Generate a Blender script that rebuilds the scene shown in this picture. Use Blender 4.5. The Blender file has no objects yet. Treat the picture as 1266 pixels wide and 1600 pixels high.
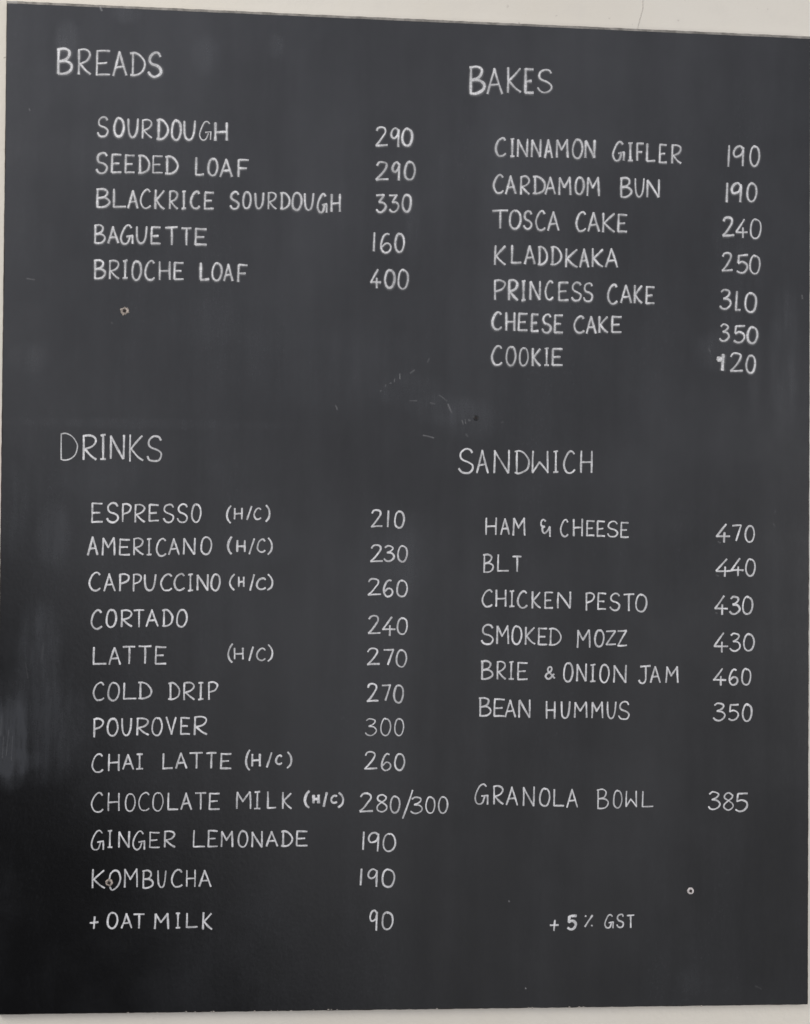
import bpy, math, random
from mathutils import Matrix, Vector

S = bpy.context.scene
COL = S.collection
BOARD_Z = 1.60            # height of the board's centre above the floor, metres
BOTTOM = -0.7334          # the board's lower edge, measured from its centre

# ------------------------------------------------------------------ camera, light, exposure
cd = bpy.data.cameras.new('camera')
cam = bpy.data.objects.new('camera', cd); COL.objects.link(cam)
r_ = Vector((0.99837235, -0.05606007, 0.01048384)); u_ = Vector((-0.01113979, -0.01140119, 0.99987295)); f_ = Vector((0.05593342, 0.9983623, 0.01200713))
cam.matrix_world = Matrix(((r_.x, u_.x, -f_.x, -0.09447), (r_.y, u_.y, -f_.y, -1.43292), (r_.z, u_.z, -f_.z, BOARD_Z - 0.01831), (0, 0, 0, 1)))
cd.sensor_fit = 'VERTICAL'; cd.sensor_height = 36.0; cd.sensor_width = 36.0
cd.lens = 1517.86 / 1600 * 36.0
cd.clip_start = 0.01; cd.clip_end = 100
S.camera = cam

S.view_settings.view_transform = 'Standard'; S.view_settings.look = 'None'
S.view_settings.exposure = 0; S.view_settings.gamma = 1; S.view_settings.use_curve_mapping = False
S.cycles.transparent_max_bounces = 48
S.cycles.use_denoising = True


class NT:
    """Small wrapper for building node trees."""
    def __init__(s, tree):
        s.t = tree
    def n(s, kind, **kw):
        nd = s.t.nodes.new(kind)
        for k, v in kw.items():
            setattr(nd, k, v)
        return nd
    def put(s, sock, v):
        if isinstance(v, bpy.types.NodeSocket):
            s.t.links.new(v, sock)
        else:
            sock.default_value = v
    def math(s, op, a, b=0.0, c=0.0, clamp=False):
        nd = s.n('ShaderNodeMath', operation=op, use_clamp=clamp)
        for i, v in enumerate((a, b, c)):
            s.put(nd.inputs[i], v)
        return nd.outputs[0]
    def step(s, v, lo, hi, a=0.0, b=1.0):
        nd = s.n('ShaderNodeMapRange', interpolation_type='SMOOTHSTEP')
        for k, x in zip(('Value', 'From Min', 'From Max', 'To Min', 'To Max'), (v, lo, hi, a, b)):
            s.put(nd.inputs[k], x)
        return nd.outputs[0]
    def noise(s, vec, scale, detail=3.0, rough=0.55):
        nd = s.n('ShaderNodeTexNoise')
        s.put(nd.inputs['Vector'], vec); nd.inputs['Scale'].default_value = scale
        nd.inputs['Detail'].default_value = detail; nd.inputs['Roughness'].default_value = rough
        return nd.outputs['Fac']
    def stretch(s, vec, sx, sy, sz):
        nd = s.n('ShaderNodeMapping'); s.put(nd.inputs['Vector'], vec); nd.inputs['Scale'].default_value = (sx, sy, sz)
        return nd.outputs[0]
    def mix(s, f, a, b):
        nd = s.n('ShaderNodeMix', data_type='RGBA')
        s.put(nd.inputs[0], f); s.put(nd.inputs[6], a); s.put(nd.inputs[7], b)
        return nd.outputs[2]


# the room behind the photographer, as the light that comes from it: bright walls and windows, a dark area low on the left
w = bpy.data.worlds.new('World'); S.world = w; w.use_nodes = True
N = NT(w.node_tree); w.node_tree.nodes.clear()
d = N.n('ShaderNodeTexCoord').outputs['Generated']
sx = N.n('ShaderNodeSeparateXYZ'); N.put(sx.inputs[0], d)
dy = N.math('MAXIMUM', N.math('MULTIPLY', sx.outputs[1], -1.0), 0.05)
uu = N.math('DIVIDE', sx.outputs[0], dy); vv = N.math('DIVIDE', sx.outputs[2], dy)
ss = N.math('ADD', N.math('MULTIPLY', uu, -1.15), N.math('MULTIPLY', vv, -0.88))
dark = N.step(ss, 0.29, 0.62, 1.0, 0.0)
front = N.step(N.math('MULTIPLY', sx.outputs[1], -1.0), 0.45, 0.8, 0.25, 1.0)
grad = N.math('ADD', 0.92, N.math('MULTIPLY', N.math('MINIMUM', N.math('MAXIMUM', vv, -0.8), 0.8), 0.50))
side = N.math('SUBTRACT', 1.0, N.math('MULTIPLY', N.math('MINIMUM', N.math('MAXIMUM', uu, -0.6), 0.8), 0.38))
lum = N.math('MULTIPLY', N.math('MULTIPLY', N.math('MULTIPLY', dark, front), side), grad)
bg = N.n('ShaderNodeBackground'); N.put(bg.inputs['Color'], N.mix(N.step(vv, -0.5, 0.45), (0.960, 0.962, 1.015, 1), (0.940, 0.958, 1.065, 1)))
N.put(bg.inputs['Strength'], N.math('MULTIPLY', lum, 0.90))
N.put(N.n('ShaderNodeOutputWorld').inputs[0], bg.outputs[0])


def lamp(name, loc, target, sx, sy, power, color):
    l = bpy.data.lights.new(name, 'AREA'); l.shape = 'RECTANGLE'; l.size = sx; l.size_y = sy; l.energy = power; l.color = color
    o = bpy.data.objects.new(name, l); COL.objects.link(o); o.location = loc
    o.rotation_euler = (Vector(target) - Vector(loc)).to_track_quat('-Z', 'Y').to_euler()
    return o


lamp('tall_window_light', (-2.5, -1.55, BOARD_Z + 1.35), (-0.1, 0, BOARD_Z + 0.1), 1.1, 1.2, 60, (1.0, 0.965, 0.905))
lamp('side_window_light', (2.4, -1.5, BOARD_Z - 0.2), (0.3, 0, BOARD_Z - 0.35), 1.0, 1.5, 31, (1.0, 0.97, 0.92))


# ------------------------------------------------------------------ helpers
def link(name, me, parent=None, mat=None):
    o = bpy.data.objects.new(name, me); COL.objects.link(o)
    if mat is not None:
        me.materials.append(mat)
    if parent is not None:
        o.parent = parent
    return o


def mesh(name, v, f, smooth=False):
    me = bpy.data.meshes.new(name); me.from_pydata([tuple(p) for p in v], [], f); me.update()
    if smooth:
        me.polygons.foreach_set('use_smooth', [True] * len(f))
    return me


def new_mat(name):
    m = bpy.data.materials.new(name); m.use_nodes = True
    n = NT(m.node_tree); b = m.node_tree.nodes['Principled BSDF']
    return m, n, b


GLYPHS = {
    'A': [('L', [(0, 1), (0.5, 0)]), ('L', [(0.48, 0), (1, 1)]), ('L', [(0.2, 0.66), (0.8, 0.62)])],
    'B': [('L', [(0.04, 0.01), (0, 1)]), ('C', [(-0.06, 0.03), (0.45, 0), (0.78, 0.1), (0.8, 0.26), (0.58, 0.42), (0.08, 0.5)]), ('C', [(0.08, 0.5), (0.62, 0.5), (0.97, 0.63), (0.97, 0.8), (0.7, 0.95), (0.3, 1), (0, 0.98)])],
    'C': [('C', [(0.97, 0.13), (0.8, 0.01), (0.55, 0.02), (0.25, 0.18), (0.03, 0.5), (0.06, 0.76), (0.28, 0.96), (0.55, 1), (0.8, 0.96), (1, 0.87)])],
    'D': [('L', [(0.17, 0.02), (0.15, 0.99)]), ('C', [(0, 0.03), (0.32, 0), (0.66, 0.1), (0.94, 0.34), (1, 0.56), (0.87, 0.8), (0.55, 0.95), (0.22, 1), (0, 0.97)])],
    'D0': [('L', [(0.02, 0.02), (0, 0.99)]), ('C', [(0, 0.02), (0.32, 0), (0.7, 0.12), (0.97, 0.36), (1, 0.56), (0.87, 0.8), (0.55, 0.95), (0.22, 1), (0, 0.98)])],
    'E': [('L', [(0.07, 0), (0.02, 1)]), ('L', [(0.05, 0.01), (1, 0.03)]), ('L', [(0.06, 0.52), (0.78, 0.5)]), ('L', [(0.02, 0.99), (1, 0.98)])],
    'F': [('L', [(0.04, 0), (0, 1)]), ('L', [(0.03, 0.01), (1, 0.02)]), ('L', [(0.04, 0.5), (0.8, 0.5)])],
    'G': [('C', [(0.88, 0.13), (0.68, 0), (0.42, 0.08), (0.13, 0.4), (0.02, 0.7), (0.14, 0.93), (0.36, 1), (0.6, 0.92), (0.75, 0.64)]), ('L', [(0.5, 0.6), (1, 0.55)]), ('L', [(0.98, 0.55), (0.96, 1)])],
    'H': [('L', [(0.02, 0), (0, 1)]), ('L', [(1, 0), (0.98, 1)]), ('L', [(0.02, 0.53), (0.98, 0.5)])],
    'I': [('L', [(0.52, 0.02), (0.48, 0.98)]), ('L', [(0.08, 0.03), (0.95, 0)]), ('L', [(0, 1), (1, 0.98)])],
    'J': [('L', [(0.15, 0.03), (1, 0)]), ('C', [(0.62, 0.02), (0.6, 0.3), (0.6, 0.62), (0.55, 0.85), (0.36, 1), (0.12, 0.96), (0, 0.82)])],
    'K': [('L', [(0.04, 0), (0, 1)]), ('L', [(0.95, 0.04), (0.06, 0.55)]), ('L', [(0.08, 0.52), (0.6, 0.84), (1, 0.99)])],
    'L': [('L', [(0.04, 0), (0, 0.99)]), ('L', [(0, 0.98), (1, 0.96)])],
    'M': [('L', [(0.06, 0.02), (0, 1)]), ('L', [(0.06, 0.02), (0.46, 0.58)]), ('L', [(0.44, 0.58), (0.96, 0)]), ('L', [(0.95, 0), (1, 1)])],
    'N': [('L', [(0.04, 0.03), (0, 1)]), ('L', [(0.04, 0.03), (0.95, 1)]), ('L', [(1, 0), (0.96, 1)])],
    'O': [('C', [(0.62, 0.03), (0.42, 0), (0.17, 0.15), (0.02, 0.5), (0.08, 0.83), (0.38, 1), (0.74, 0.93), (0.98, 0.58), (0.93, 0.22), (0.7, 0.03), (0.48, 0.02)])],
    'Oo': [('C', [(0.03, 0.42), (0.12, 0.17), (0.45, 0), (0.8, 0.05), (0.98, 0.3), (0.98, 0.5), (0.75, 0.8), (0.4, 1), (0.2, 0.98), (0.08, 0.85)])],
    'P': [('L', [(0.05, 0.02), (0.03, 1)]), ('C', [(0, 0.03), (0.5, 0), (0.93, 0.1), (0.98, 0.27), (0.7, 0.46), (0.1, 0.57)])],
    'R': [('L', [(0.05, 0.02), (0.02, 1)]), ('C', [(0, 0.03), (0.5, 0), (0.88, 0.09), (0.95, 0.26), (0.68, 0.46), (0.1, 0.58)]), ('L', [(0.12, 0.56), (0.6, 0.84), (1, 0.99)])],
    'S': [('C', [(0.97, 0.16), (0.8, 0.02), (0.48, 0.01), (0.17, 0.13), (0.1, 0.32), (0.28, 0.46), (0.68, 0.54), (0.96, 0.67), (0.97, 0.82), (0.78, 0.96), (0.45, 1), (0.17, 0.94), (0, 0.8)])],
    'T': [('L', [(0, 0.02), (1, 0)]), ('L', [(0.52, 0.02), (0.5, 1)])],
    'U': [('C', [(0, 0), (0.01, 0.45), (0.08, 0.82), (0.36, 1), (0.68, 0.93), (0.9, 0.6), (1, 0)])],
    'V': [('L', [(0, 0), (0.55, 1)]), ('L', [(0.54, 1), (1, 0)])],
    'W': [('L', [(0.04, 0), (0, 1)]), ('L', [(0, 0.98), (0.45, 0.5)]), ('L', [(0.43, 0.5), (1, 1)]), ('L', [(1, 1), (0.97, 0)])],
    'Z': [('L', [(0, 0.02), (1, 0)]), ('L', [(0.98, 0), (0, 1)]), ('L', [(0, 1), (1, 0.95)])],
    '1': [('L', [(0.8, 0), (0.3, 1)])],
    '1f': [('L', [(0.35, 0), (0.1, 0.98)]), ('L', [(0, 0.97), (1, 0.97)])],
    '2': [('C', [(0.05, 0.2), (0.22, 0.04), (0.52, 0), (0.8, 0.09), (0.82, 0.28), (0.6, 0.54), (0.3, 0.8), (0, 1)]), ('L', [(0, 1), (1, 0.97)])],
    '3': [('C', [(0.12, 0.12), (0.4, 0), (0.82, 0.06), (0.88, 0.2), (0.66, 0.36), (0.32, 0.45)]), ('C', [(0.32, 0.45), (0.78, 0.5), (1, 0.68), (0.9, 0.86), (0.55, 1), (0.22, 0.98), (0, 0.86)])],
    '3f': [('L', [(0, 0.02), (0.85, 0)]), ('C', [(0.84, 0.01), (0.6, 0.2), (0.3, 0.43)]), ('C', [(0.3, 0.43), (0.75, 0.46), (1, 0.64), (0.9, 0.84), (0.55, 1), (0.22, 0.99), (0.02, 0.86)])],
    '4': [('L', [(0.72, 0), (0, 0.68)]), ('L', [(0, 0.68), (1, 0.68)]), ('L', [(0.6, 0.46), (0.58, 1)])],
    '5': [('L', [(1, 0), (0.2, 0.03)]), ('L', [(0.2, 0.03), (0.13, 0.46)]), ('C', [(0.13, 0.46), (0.5, 0.37), (0.9, 0.5), (0.95, 0.72), (0.7, 0.95), (0.32, 1), (0, 0.9)])],
    '6': [('C', [(0.85, 0.06), (0.6, 0.02), (0.3, 0.16), (0.05, 0.52), (0.06, 0.82), (0.38, 1), (0.8, 0.93), (1, 0.74), (0.86, 0.56), (0.5, 0.52), (0.12, 0.7)])],
    '7': [('L', [(0, 0.03), (1, 0)]), ('L', [(0.98, 0), (0.4, 1)])],
    '8': [('C', [(0.92, 0.14), (0.55, 0), (0.16, 0.1), (0.13, 0.3), (0.55, 0.47), (0.95, 0.65), (0.93, 0.86), (0.5, 1), (0.08, 0.88), (0.06, 0.68), (0.42, 0.48), (0.86, 0.3), (0.92, 0.12)])],
    '9': [('C', [(0.95, 0.13), (0.62, 0), (0.22, 0.08), (0, 0.3), (0.1, 0.49), (0.4, 0.52), (0.75, 0.42), (0.95, 0.2)]), ('L', [(0.97, 0.08), (0.88, 1)])],
    '&e': [('C', [(0.5, 0.08), (0.28, 0), (0.05, 0.14), (0.1, 0.34), (0.42, 0.4)]), ('C', [(0.42, 0.4), (0.2, 0.5), (0.2, 0.7), (0.42, 0.78), (0.7, 0.66), (0.95, 0.4)]), ('L', [(0.97, 0.4), (0.97, 1)])],
    '&': [('C', [(1, 0.97), (0.6, 0.62), (0.28, 0.3), (0.32, 0.06), (0.55, 0), (0.72, 0.14), (0.55, 0.38), (0.14, 0.6), (0, 0.8), (0.2, 1), (0.55, 0.95), (0.95, 0.58)])],
    '+': [('L', [(0, 0.5), (1, 0.45)]), ('L', [(0.58, 0), (0.45, 1)])],
    '/': [('L', [(1, 0), (0, 1)])],
    '(': [('C', [(1, 0), (0.35, 0.22), (0, 0.55), (0.3, 0.83), (0.9, 1)])],
    ')': [('C', [(0.1, 0), (0.75, 0.22), (1, 0.5), (0.75, 0.8), (0, 1)])],
    '%': [('L', [(1, 0), (0.05, 1)]), ('L', [(0.05, 0.06), (0.2, 0.1)]), ('L', [(0.85, 0.9), (0.98, 0.95)])],
    '0': [('C', [(0.6, 0.02), (0.4, 0), (0.16, 0.16), (0.02, 0.52), (0.1, 0.84), (0.4, 1), (0.76, 0.92), (0.98, 0.56), (0.92, 0.2), (0.68, 0.03), (0.46, 0.03)])],
}
WRITING = [
    ('heading', 1, [
        ('B',-5267,6681,190,7,5,-367,1.25), ('R',-4978,6681,170,6,5,-365,1), ('E',-4723,6673,198,8,5,-358,0.85), ('A',-4484,6663,195,7,5,-347,1),
        ('D',-4233,6660,205,8,5,-334,1), ('S',-3970,6668,179,7,5,-353,1.25),
    ]),
    ('menu_item', 1, [
        ('S',-4689,5701,145,5,4,-285,1), ('O',-4453,5693,140,5,4,-267,1.15), ('U',-4246,5682,137,5,4,-262,1.1), ('R',-4047,5685,138,5,4,-275,0.8),
        ('D',-3836,5689,158,5,4,-288,1.15), ('O',-3623,5685,132,4,4,-284,1.15), ('U',-3439,5681,153,5,4,-271,1.1), ('G',-3219,5683,165,6,4,-272,0.6),
        ('H',-2994,5673,171,6,3,-263,1.1),
    ]),
    ('menu_item', 1, [
        ('S',-4699,5175,151,5,4,-298,1), ('E',-4481,5159,136,4,4,-265,1), ('E',-4287,5159,132,4,4,-263,1), ('D',-4099,5158,159,5,4,-263,1),
        ('E',-3887,5156,135,4,3,-249,0.75), ('D',-3705,5155,174,6,3,-259,1), 0, ('L',-3264,5151,113,4,3,-257,1), ('O',-3088,5141,140,4,3,-248,1),
        ('A',-2911,5140,167,5,3,-262,1), ('F',-2648,5139,147,5,3,-253,1),
    ]),
    ('menu_item', 1, [
        ('B',-4679,4649,175,5,4,-269,1), ('L',-4446,4651,173,5,4,-262,1), ('A',-4239,4635,141,4,3,-254,1), ('C',-4060,4657,143,4,4,-270,0.8),
        ('K',-3845,4656,128,4,4,-279,1), ('R',-3638,4647,115,3,4,-265,0.9), ('I',-3460,4647,55,2,3,-252,1), ('C',-3333,4648,126,4,3,-250,1.15),
        ('E',-3132,4646,131,4,3,-248,1), 0, ('S',-2757,4661,119,4,3,-251,1), ('O',-2575,4667,114,3,3,-243,1), ('U',-2394,4654,119,4,3,-226,1),
        ('R',-2207,4666,118,4,3,-242,0.8), ('D',-2030,4673,135,4,3,-241,1), ('O',-1851,4675,132,4,3,-252,1), ('U',-1669,4668,125,4,3,-239,1),
        ('G',-1487,4668,140,4,3,-272,1), ('H',-1277,4667,123,4,3,-257,1),
    ]),
    ('menu_item', 1, [
        ('B',-4706,4120,140,4,4,-266,1), ('A',-4519,4103,149,4,3,-244,1), ('G',-4341,4126,178,5,4,-273,1), ('U',-4105,4114,139,4,3,-245,1),
        ('E',-3899,4111,135,4,3,-247,1), ('T',-3689,4115,172,5,3,-261,1), ('T',-3455,4110,135,4,3,-250,1), ('E',-3261,4107,162,4,3,-241,1),
    ]),
    ('menu_item', 1, [
        ('B',-4703,3606,149,4,4,-266,1), ('R',-4492,3606,135,3,4,-269,0.85), ('I',-4299,3610,65,2,4,-260,1), ('O',-4166,3604,130,3,4,-273,1),
        ('C',-3980,3613,135,3,4,-280,1), ('H',-3771,3608,148,4,4,-264,0.9), ('E',-3558,3602,128,3,3,-245,1), 0, ('L',-3179,3604,124,3,3,-248,1.15),
        ('O',-3008,3605,136,3,3,-252,1), ('A',-2836,3591,125,3,3,-239,1), ('F',-2629,3592,132,3,3,-253,1),
    ]),
    ('price', 1, [
        ('2',-634,5691,170,6,3,-279,1), ('9',-404,5681,114,4,3,-279,1), ('0',-245,5677,153,5,3,-252,1.1),
    ]),
    ('price', 1, [
        ('2',-623,5172,180,6,3,-263,1), ('9',-380,5174,102,3,3,-272,1.1), ('0',-202,5185,155,5,3,-266,1),
    ]),
    ('price', 1, [
        ('3f',-617,4680,140,4,3,-251,1.1), ('3f',-422,4688,136,4,3,-250,0.9), ('0',-229,4692,127,4,3,-247,1.1),
    ]),
    ('price', 1, [
        ('1',-657,4121,25,1,3,-281,1), ('6',-544,4112,148,4,3,-287,0.9), ('0',-331,4110,134,4,3,-271,1),
    ]),
    ('price', 1, [
        ('4',-687,3572,151,4,3,-280,1), ('0',-477,3569,145,4,3,-264,1.1), ('0',-282,3575,149,4,3,-278,1),
    ]),
    ('heading', 1, [
        ('B',769,6641,202,7,4,-403,1.35), ('A',1017,6623,225,8,4,-378,1), ('K',1325,6646,198,7,3,-372,1), ('E',1585,6635,125,5,3,-361,1.25),
        ('S',1782,6633,205,8,3,-343,1),
    ]),
    ('menu_item', 1, [
        ('C',1154,5585,147,5,3,-269,1), ('I',1375,5581,57,2,2,-264,1), ('N',1487,5578,145,5,2,-262,1), ('N',1697,5580,134,4,2,-258,1),
        ('A',1892,5580,114,4,2,-269,1), ('M',2075,5586,164,5,2,-265,1), ('O',2313,5597,149,5,2,-280,1.1), ('N',2508,5592,140,5,2,-262,1.1), 0,
        ('G',2925,5584,172,6,2,-282,1), ('I',3158,5580,69,2,2,-271,1), ('F',3295,5575,96,3,2,-262,1), ('L',3445,5573,124,4,2,-264,1),
        ('E',3638,5564,106,3,2,-271,1), ('R',3829,5567,139,4,2,-281,1),
    ]),
    ('price', 1, [
        ('1',4687,5586,28,1,2,-321,1), ('9',4781,5578,154,5,2,-302,1), ('0',5032,5586,145,5,2,-298,1),
    ]),
    ('menu_item', 1, [
        ('C',1127,5032,145,4,3,-275,1), ('A',1307,5022,154,5,3,-269,1), ('R',1538,5022,129,4,2,-269,1), ('D',1721,5028,180,6,2,-262,1),
        ('A',1908,5022,148,5,2,-258,1), ('M',2115,5024,169,5,2,-265,1), ('O',2360,5031,130,4,2,-254,1), ('M',2544,5037,172,5,2,-277,1), 0,
        ('B',3056,5046,154,5,2,-289,1), ('U',3275,5042,128,4,2,-272,0.9), ('N',3454,5030,180,5,2,-262,1),
    ]),
    ('price', 1, [
        ('1',4667,5014,23,1,2,-288,1), ('9',4756,5016,141,4,2,-286,1.15), ('0',4988,5024,149,5,2,-277,1),
    ]),
    ('menu_item', 1, [
        ('T',1119,4499,227,6,3,-268,1), ('O',1371,4506,168,5,3,-273,1), ('S',1588,4501,115,3,2,-264,1), ('C',1769,4506,136,4,3,-285,1),
        ('A',1952,4500,164,5,2,-280,1), 0, ('C',2378,4516,141,4,2,-292,1), ('A',2560,4506,165,5,2,-281,1), ('K',2786,4507,177,5,2,-284,1),
        ('E',3012,4491,135,4,2,-261,1),
    ]),
    ('price', 1, [
        ('2',4617,4493,172,5,2,-277,1.1), ('4',4825,4466,174,5,2,-276,0.9), ('0',5042,4477,165,5,2,-287,0.8),
    ]),
    ('menu_item', 1, [
        ('K',1160,3975,156,4,3,-286,1), ('L',1410,3982,140,4,2,-261,1), ('A',1609,3980,147,4,2,-268,1), ('D',1808,3976,136,4,2,-269,1),
        ('D',1998,3981,159,4,2,-269,1), ('K',2227,3951,171,5,2,-274,1), ('A',2438,3956,130,3,2,-274,1), ('K',2629,3964,158,4,2,-272,1),
        ('A',2829,3969,177,5,2,-277,1),
    ]),
    ('price', 1, [
        ('2',4612,3958,158,4,2,-267,1), ('5',4837,3930,168,4,2,-272,1), ('0',5039,3925,155,4,2,-275,0.8),
    ]),
    ('menu_item', 1, [
        ('P',1158,3458,158,4,3,-295,1), ('R',1372,3464,134,3,3,-299,1.2), ('I',1565,3463,55,1,3,-294,1.1), ('N',1694,3455,145,4,2,-275,1),
        ('C',1922,3466,113,3,3,-284,1), ('E',2124,3450,141,3,2,-269,1), ('S',2319,3452,139,3,2,-278,1), ('S',2500,3446,132,3,2,-274,1), 0,
        ('C',2868,3434,137,3,2,-288,1), ('A',3067,3427,154,4,2,-265,1), ('K',3272,3432,115,3,2,-270,1), ('E',3448,3414,124,3,2,-254,1),
    ]),
    ('price', 1, [
        ('3',4581,3397,167,4,2,-290,1), ('1f',4819,3375,75,2,2,-283,1), ('0',4967,3355,175,4,2,-285,1),
    ]),
    ('menu_item', 1, [
        ('C',1130,2978,133,3,2,-258,1.15), ('H',1338,2977,124,3,2,-268,1), ('E',1522,2970,129,3,2,-254,1), ('E',1718,2962,100,2,2,-254,1.2),
        ('S',1881,2962,129,3,2,-273,1), ('E',2064,2960,123,3,2,-268,1), 0, ('C',2362,2946,146,3,2,-248,1), ('A',2550,2948,141,3,2,-251,1),
        ('K',2741,2952,130,3,2,-244,1), ('E',2932,2956,142,3,2,-240,1),
    ]),
    ('price', 1, [
        ('3',4580,2874,144,3,2,-248,1), ('5',4797,2858,172,4,2,-255,1), ('0',5009,2843,152,3,2,-247,1.1),
    ]),
    ('menu_item', 1, [
        ('C',1126,2475,147,3,3,-283,1), ('O',1343,2468,142,3,3,-277,1), ('O',1541,2453,128,3,2,-259,0.8), ('K',1738,2455,116,2,2,-262,1.1),
        ('I',1917,2460,62,1,2,-259,0.85), ('E',2038,2455,148,3,2,-252,1),
    ]),
    ('price', 1, [
        ('1',4615,2420,30,1,2,-243,1.5), ('2',4746,2444,195,4,2,-271,1), ('0',4992,2412,139,3,2,-264,1),
    ]),
    ('heading', 0, [
        ('D0',-5149,1070,230,4,6,-382,0.65), ('R',-4831,1053,185,3,5,-357,1.15), ('I',-4582,1062,70,1,5,-356,1.15),
        ('N',-4441,1060,191,3,5,-343,1.1), ('K',-4164,1065,186,3,5,-378,1), ('S',-3914,1050,205,3,5,-364,1.1),
    ]),
    ('menu_item', 0, [
        ('E',-4695,69,150,2,4,-283,1), ('S',-4480,71,160,2,4,-279,1), ('P',-4255,58,121,1,4,-256,1), ('R',-4074,53,137,2,3,-256,1),
        ('E',-3872,55,133,2,3,-239,1), ('S',-3667,62,145,2,3,-261,1), ('S',-3464,64,140,2,3,-261,1), ('O',-3259,67,133,2,3,-261,1),
    ]),
    ('serving_note', 0, [
        ('(',-2751,51,57,1,3,-252,1), ('H',-2638,17,104,1,2,-158,1), ('/',-2459,48,68,1,2,-198,1), ('C',-2356,20,97,1,2,-163,1),
        (')',-2184,63,52,1,3,-234,1),
    ]),
    ('menu_item', 0, [
        ('A',-4744,-426,136,1,4,-257,1.15), ('M',-4533,-434,169,2,4,-250,1), ('E',-4290,-451,144,1,3,-229,1), ('R',-4086,-437,133,1,3,-241,1),
        ('I',-3898,-445,63,1,3,-232,1), ('C',-3761,-439,133,1,3,-251,1), ('A',-3586,-437,152,1,3,-232,1), ('N',-3369,-428,161,2,3,-235,1),
        ('O',-3120,-409,150,1,3,-249,1),
    ]),
    ('serving_note', 0, [
        ('(',-2731,-407,53,1,3,-245,1.3), ('H',-2596,-452,113,1,2,-166,1.1), ('/',-2421,-426,73,1,3,-222,1), ('C',-2303,-436,111,1,2,-186,1),
        (')',-2148,-411,57,1,3,-241,1),
    ]),
    ('menu_item', 0, [
        ('C',-4715,-940,155,1,4,-259,1), ('A',-4507,-955,155,1,3,-250,1), ('P',-4283,-960,132,1,3,-243,1), ('P',-4086,-959,112,1,3,-248,1),
        ('U',-3921,-965,154,1,3,-225,1), ('C',-3691,-956,156,1,3,-239,1), ('C',-3498,-947,145,1,3,-239,1), ('I',-3299,-953,68,1,3,-237,1),
        ('N',-3166,-957,152,1,3,-228,1), ('O',-2965,-950,127,1,3,-238,1),
    ]),
    ('serving_note', 0, [
        ('(',-2696,-948,66,0,3,-228,1), ('H',-2567,-988,75,1,2,-141,1), ('/',-2402,-951,59,0,3,-233,1), ('C',-2308,-1005,132,1,2,-162,1),
        (')',-2148,-949,71,1,3,-229,1),
    ]),
    ('menu_item', 0, [
        ('C',-4680,-1484,146,1,4,-269,1), ('O',-4465,-1478,144,1,3,-248,1), ('R',-4252,-1482,151,1,3,-238,1), ('T',-4072,-1483,144,1,3,-241,1),
        ('A',-3893,-1475,163,1,3,-239,1), ('D',-3661,-1474,144,1,3,-239,1), ('O',-3456,-1473,145,1,3,-249,1),
    ]),
    ('menu_item', 0, [
        ('L',-4645,-2019,184,1,4,-252,1.15), ('A',-4418,-2024,155,1,3,-243,1), ('T',-4215,-2009,162,1,3,-250,1), ('T',-3995,-1999,183,1,3,-253,1),
        ('E',-3758,-2010,151,1,3,-248,1),
    ]),
    ('serving_note', 0, [
        ('(',-2707,-1969,63,0,3,-268,1), ('H',-2615,-2027,124,0,2,-157,1), ('/',-2401,-2010,57,0,2,-198,1), ('C',-2291,-2029,122,0,2,-174,1),
        (')',-2131,-1974,66,0,3,-240,1),
    ]),
    ('price', 0, [
        ('2',-638,13,159,2,3,-246,1), ('1',-406,8,25,0,3,-239,1), ('0',-293,-3,139,2,3,-246,1),
    ]),
    ('price', 0, [
        ('2',-642,-501,176,2,3,-243,1), ('3',-447,-512,146,1,2,-226,1), ('0',-244,-510,141,1,3,-238,1),
    ]),
    ('price', 0, [
        ('2',-678,-1000,184,1,3,-238,1), ('6',-447,-1013,131,1,3,-248,1), ('0',-251,-1022,151,1,3,-238,1),
    ]),
    ('price', 0, [
        ('2',-664,-1541,171,1,3,-260,1), ('4',-456,-1558,184,1,3,-276,1), ('0',-238,-1574,144,1,3,-241,1),
    ]),
    ('price', 0, [
        ('2',-676,-2026,176,1,3,-237,1), ('7',-431,-2038,141,0,2,-225,1), ('0',-248,-2045,149,0,3,-251,1),
    ]),
    ('price', 0, [
        ('2',-671,-2544,158,0,3,-257,1), ('7',-450,-2561,120,0,2,-227,1), ('0',-278,-2564,138,0,3,-255,1),
    ]),
    ('menu_item', 0, [
        ('C',-4635,-2532,148,0,4,-256,1), ('O',-4427,-2532,160,0,4,-257,1), ('L',-4201,-2534,176,0,3,-240,1), ('D',-3992,-2527,183,0,3,-238,1), 0,
        ('D',-3558,-2533,156,0,3,-243,1), ('R',-3337,-2531,149,0,3,-246,1), ('I',-3130,-2530,70,0,3,-244,1), ('P',-2983,-2521,129,0,3,-256,1),
    ]),
    ('menu_item', 0, [
        ('P',-4621,-3054,132,0,4,-261,1), ('O',-4427,-3054,146,0,3,-247,1), ('U',-4217,-3049,132,0,3,-243,1), ('R',-4004,-3047,160,0,3,-243,1),
        ('O',-3788,-3043,144,0,3,-250,1), ('V',-3586,-3031,137,0,3,-248,1), ('E',-3382,-3038,131,0,3,-241,1), ('R',-3179,-3024,175,0,3,-262,1),
    ]),
    ('menu_item', 0, [
        ('C',-4639,-3563,150,0,4,-263,1), ('H',-4401,-3568,143,0,3,-235,1), ('A',-4198,-3573,148,0,3,-210,1), ('I',-4008,-3565,91,0,3,-217,1), 0,
        ('L',-3626,-3559,133,0,3,-220,1), ('A',-3440,-3552,149,0,3,-222,1), ('T',-3238,-3548,182,0,3,-225,1), ('T',-3002,-3553,143,0,3,-220,1),
        ('E',-2794,-3561,148,0,3,-220,1),
    ]),
    ('serving_note', 0, [
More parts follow.
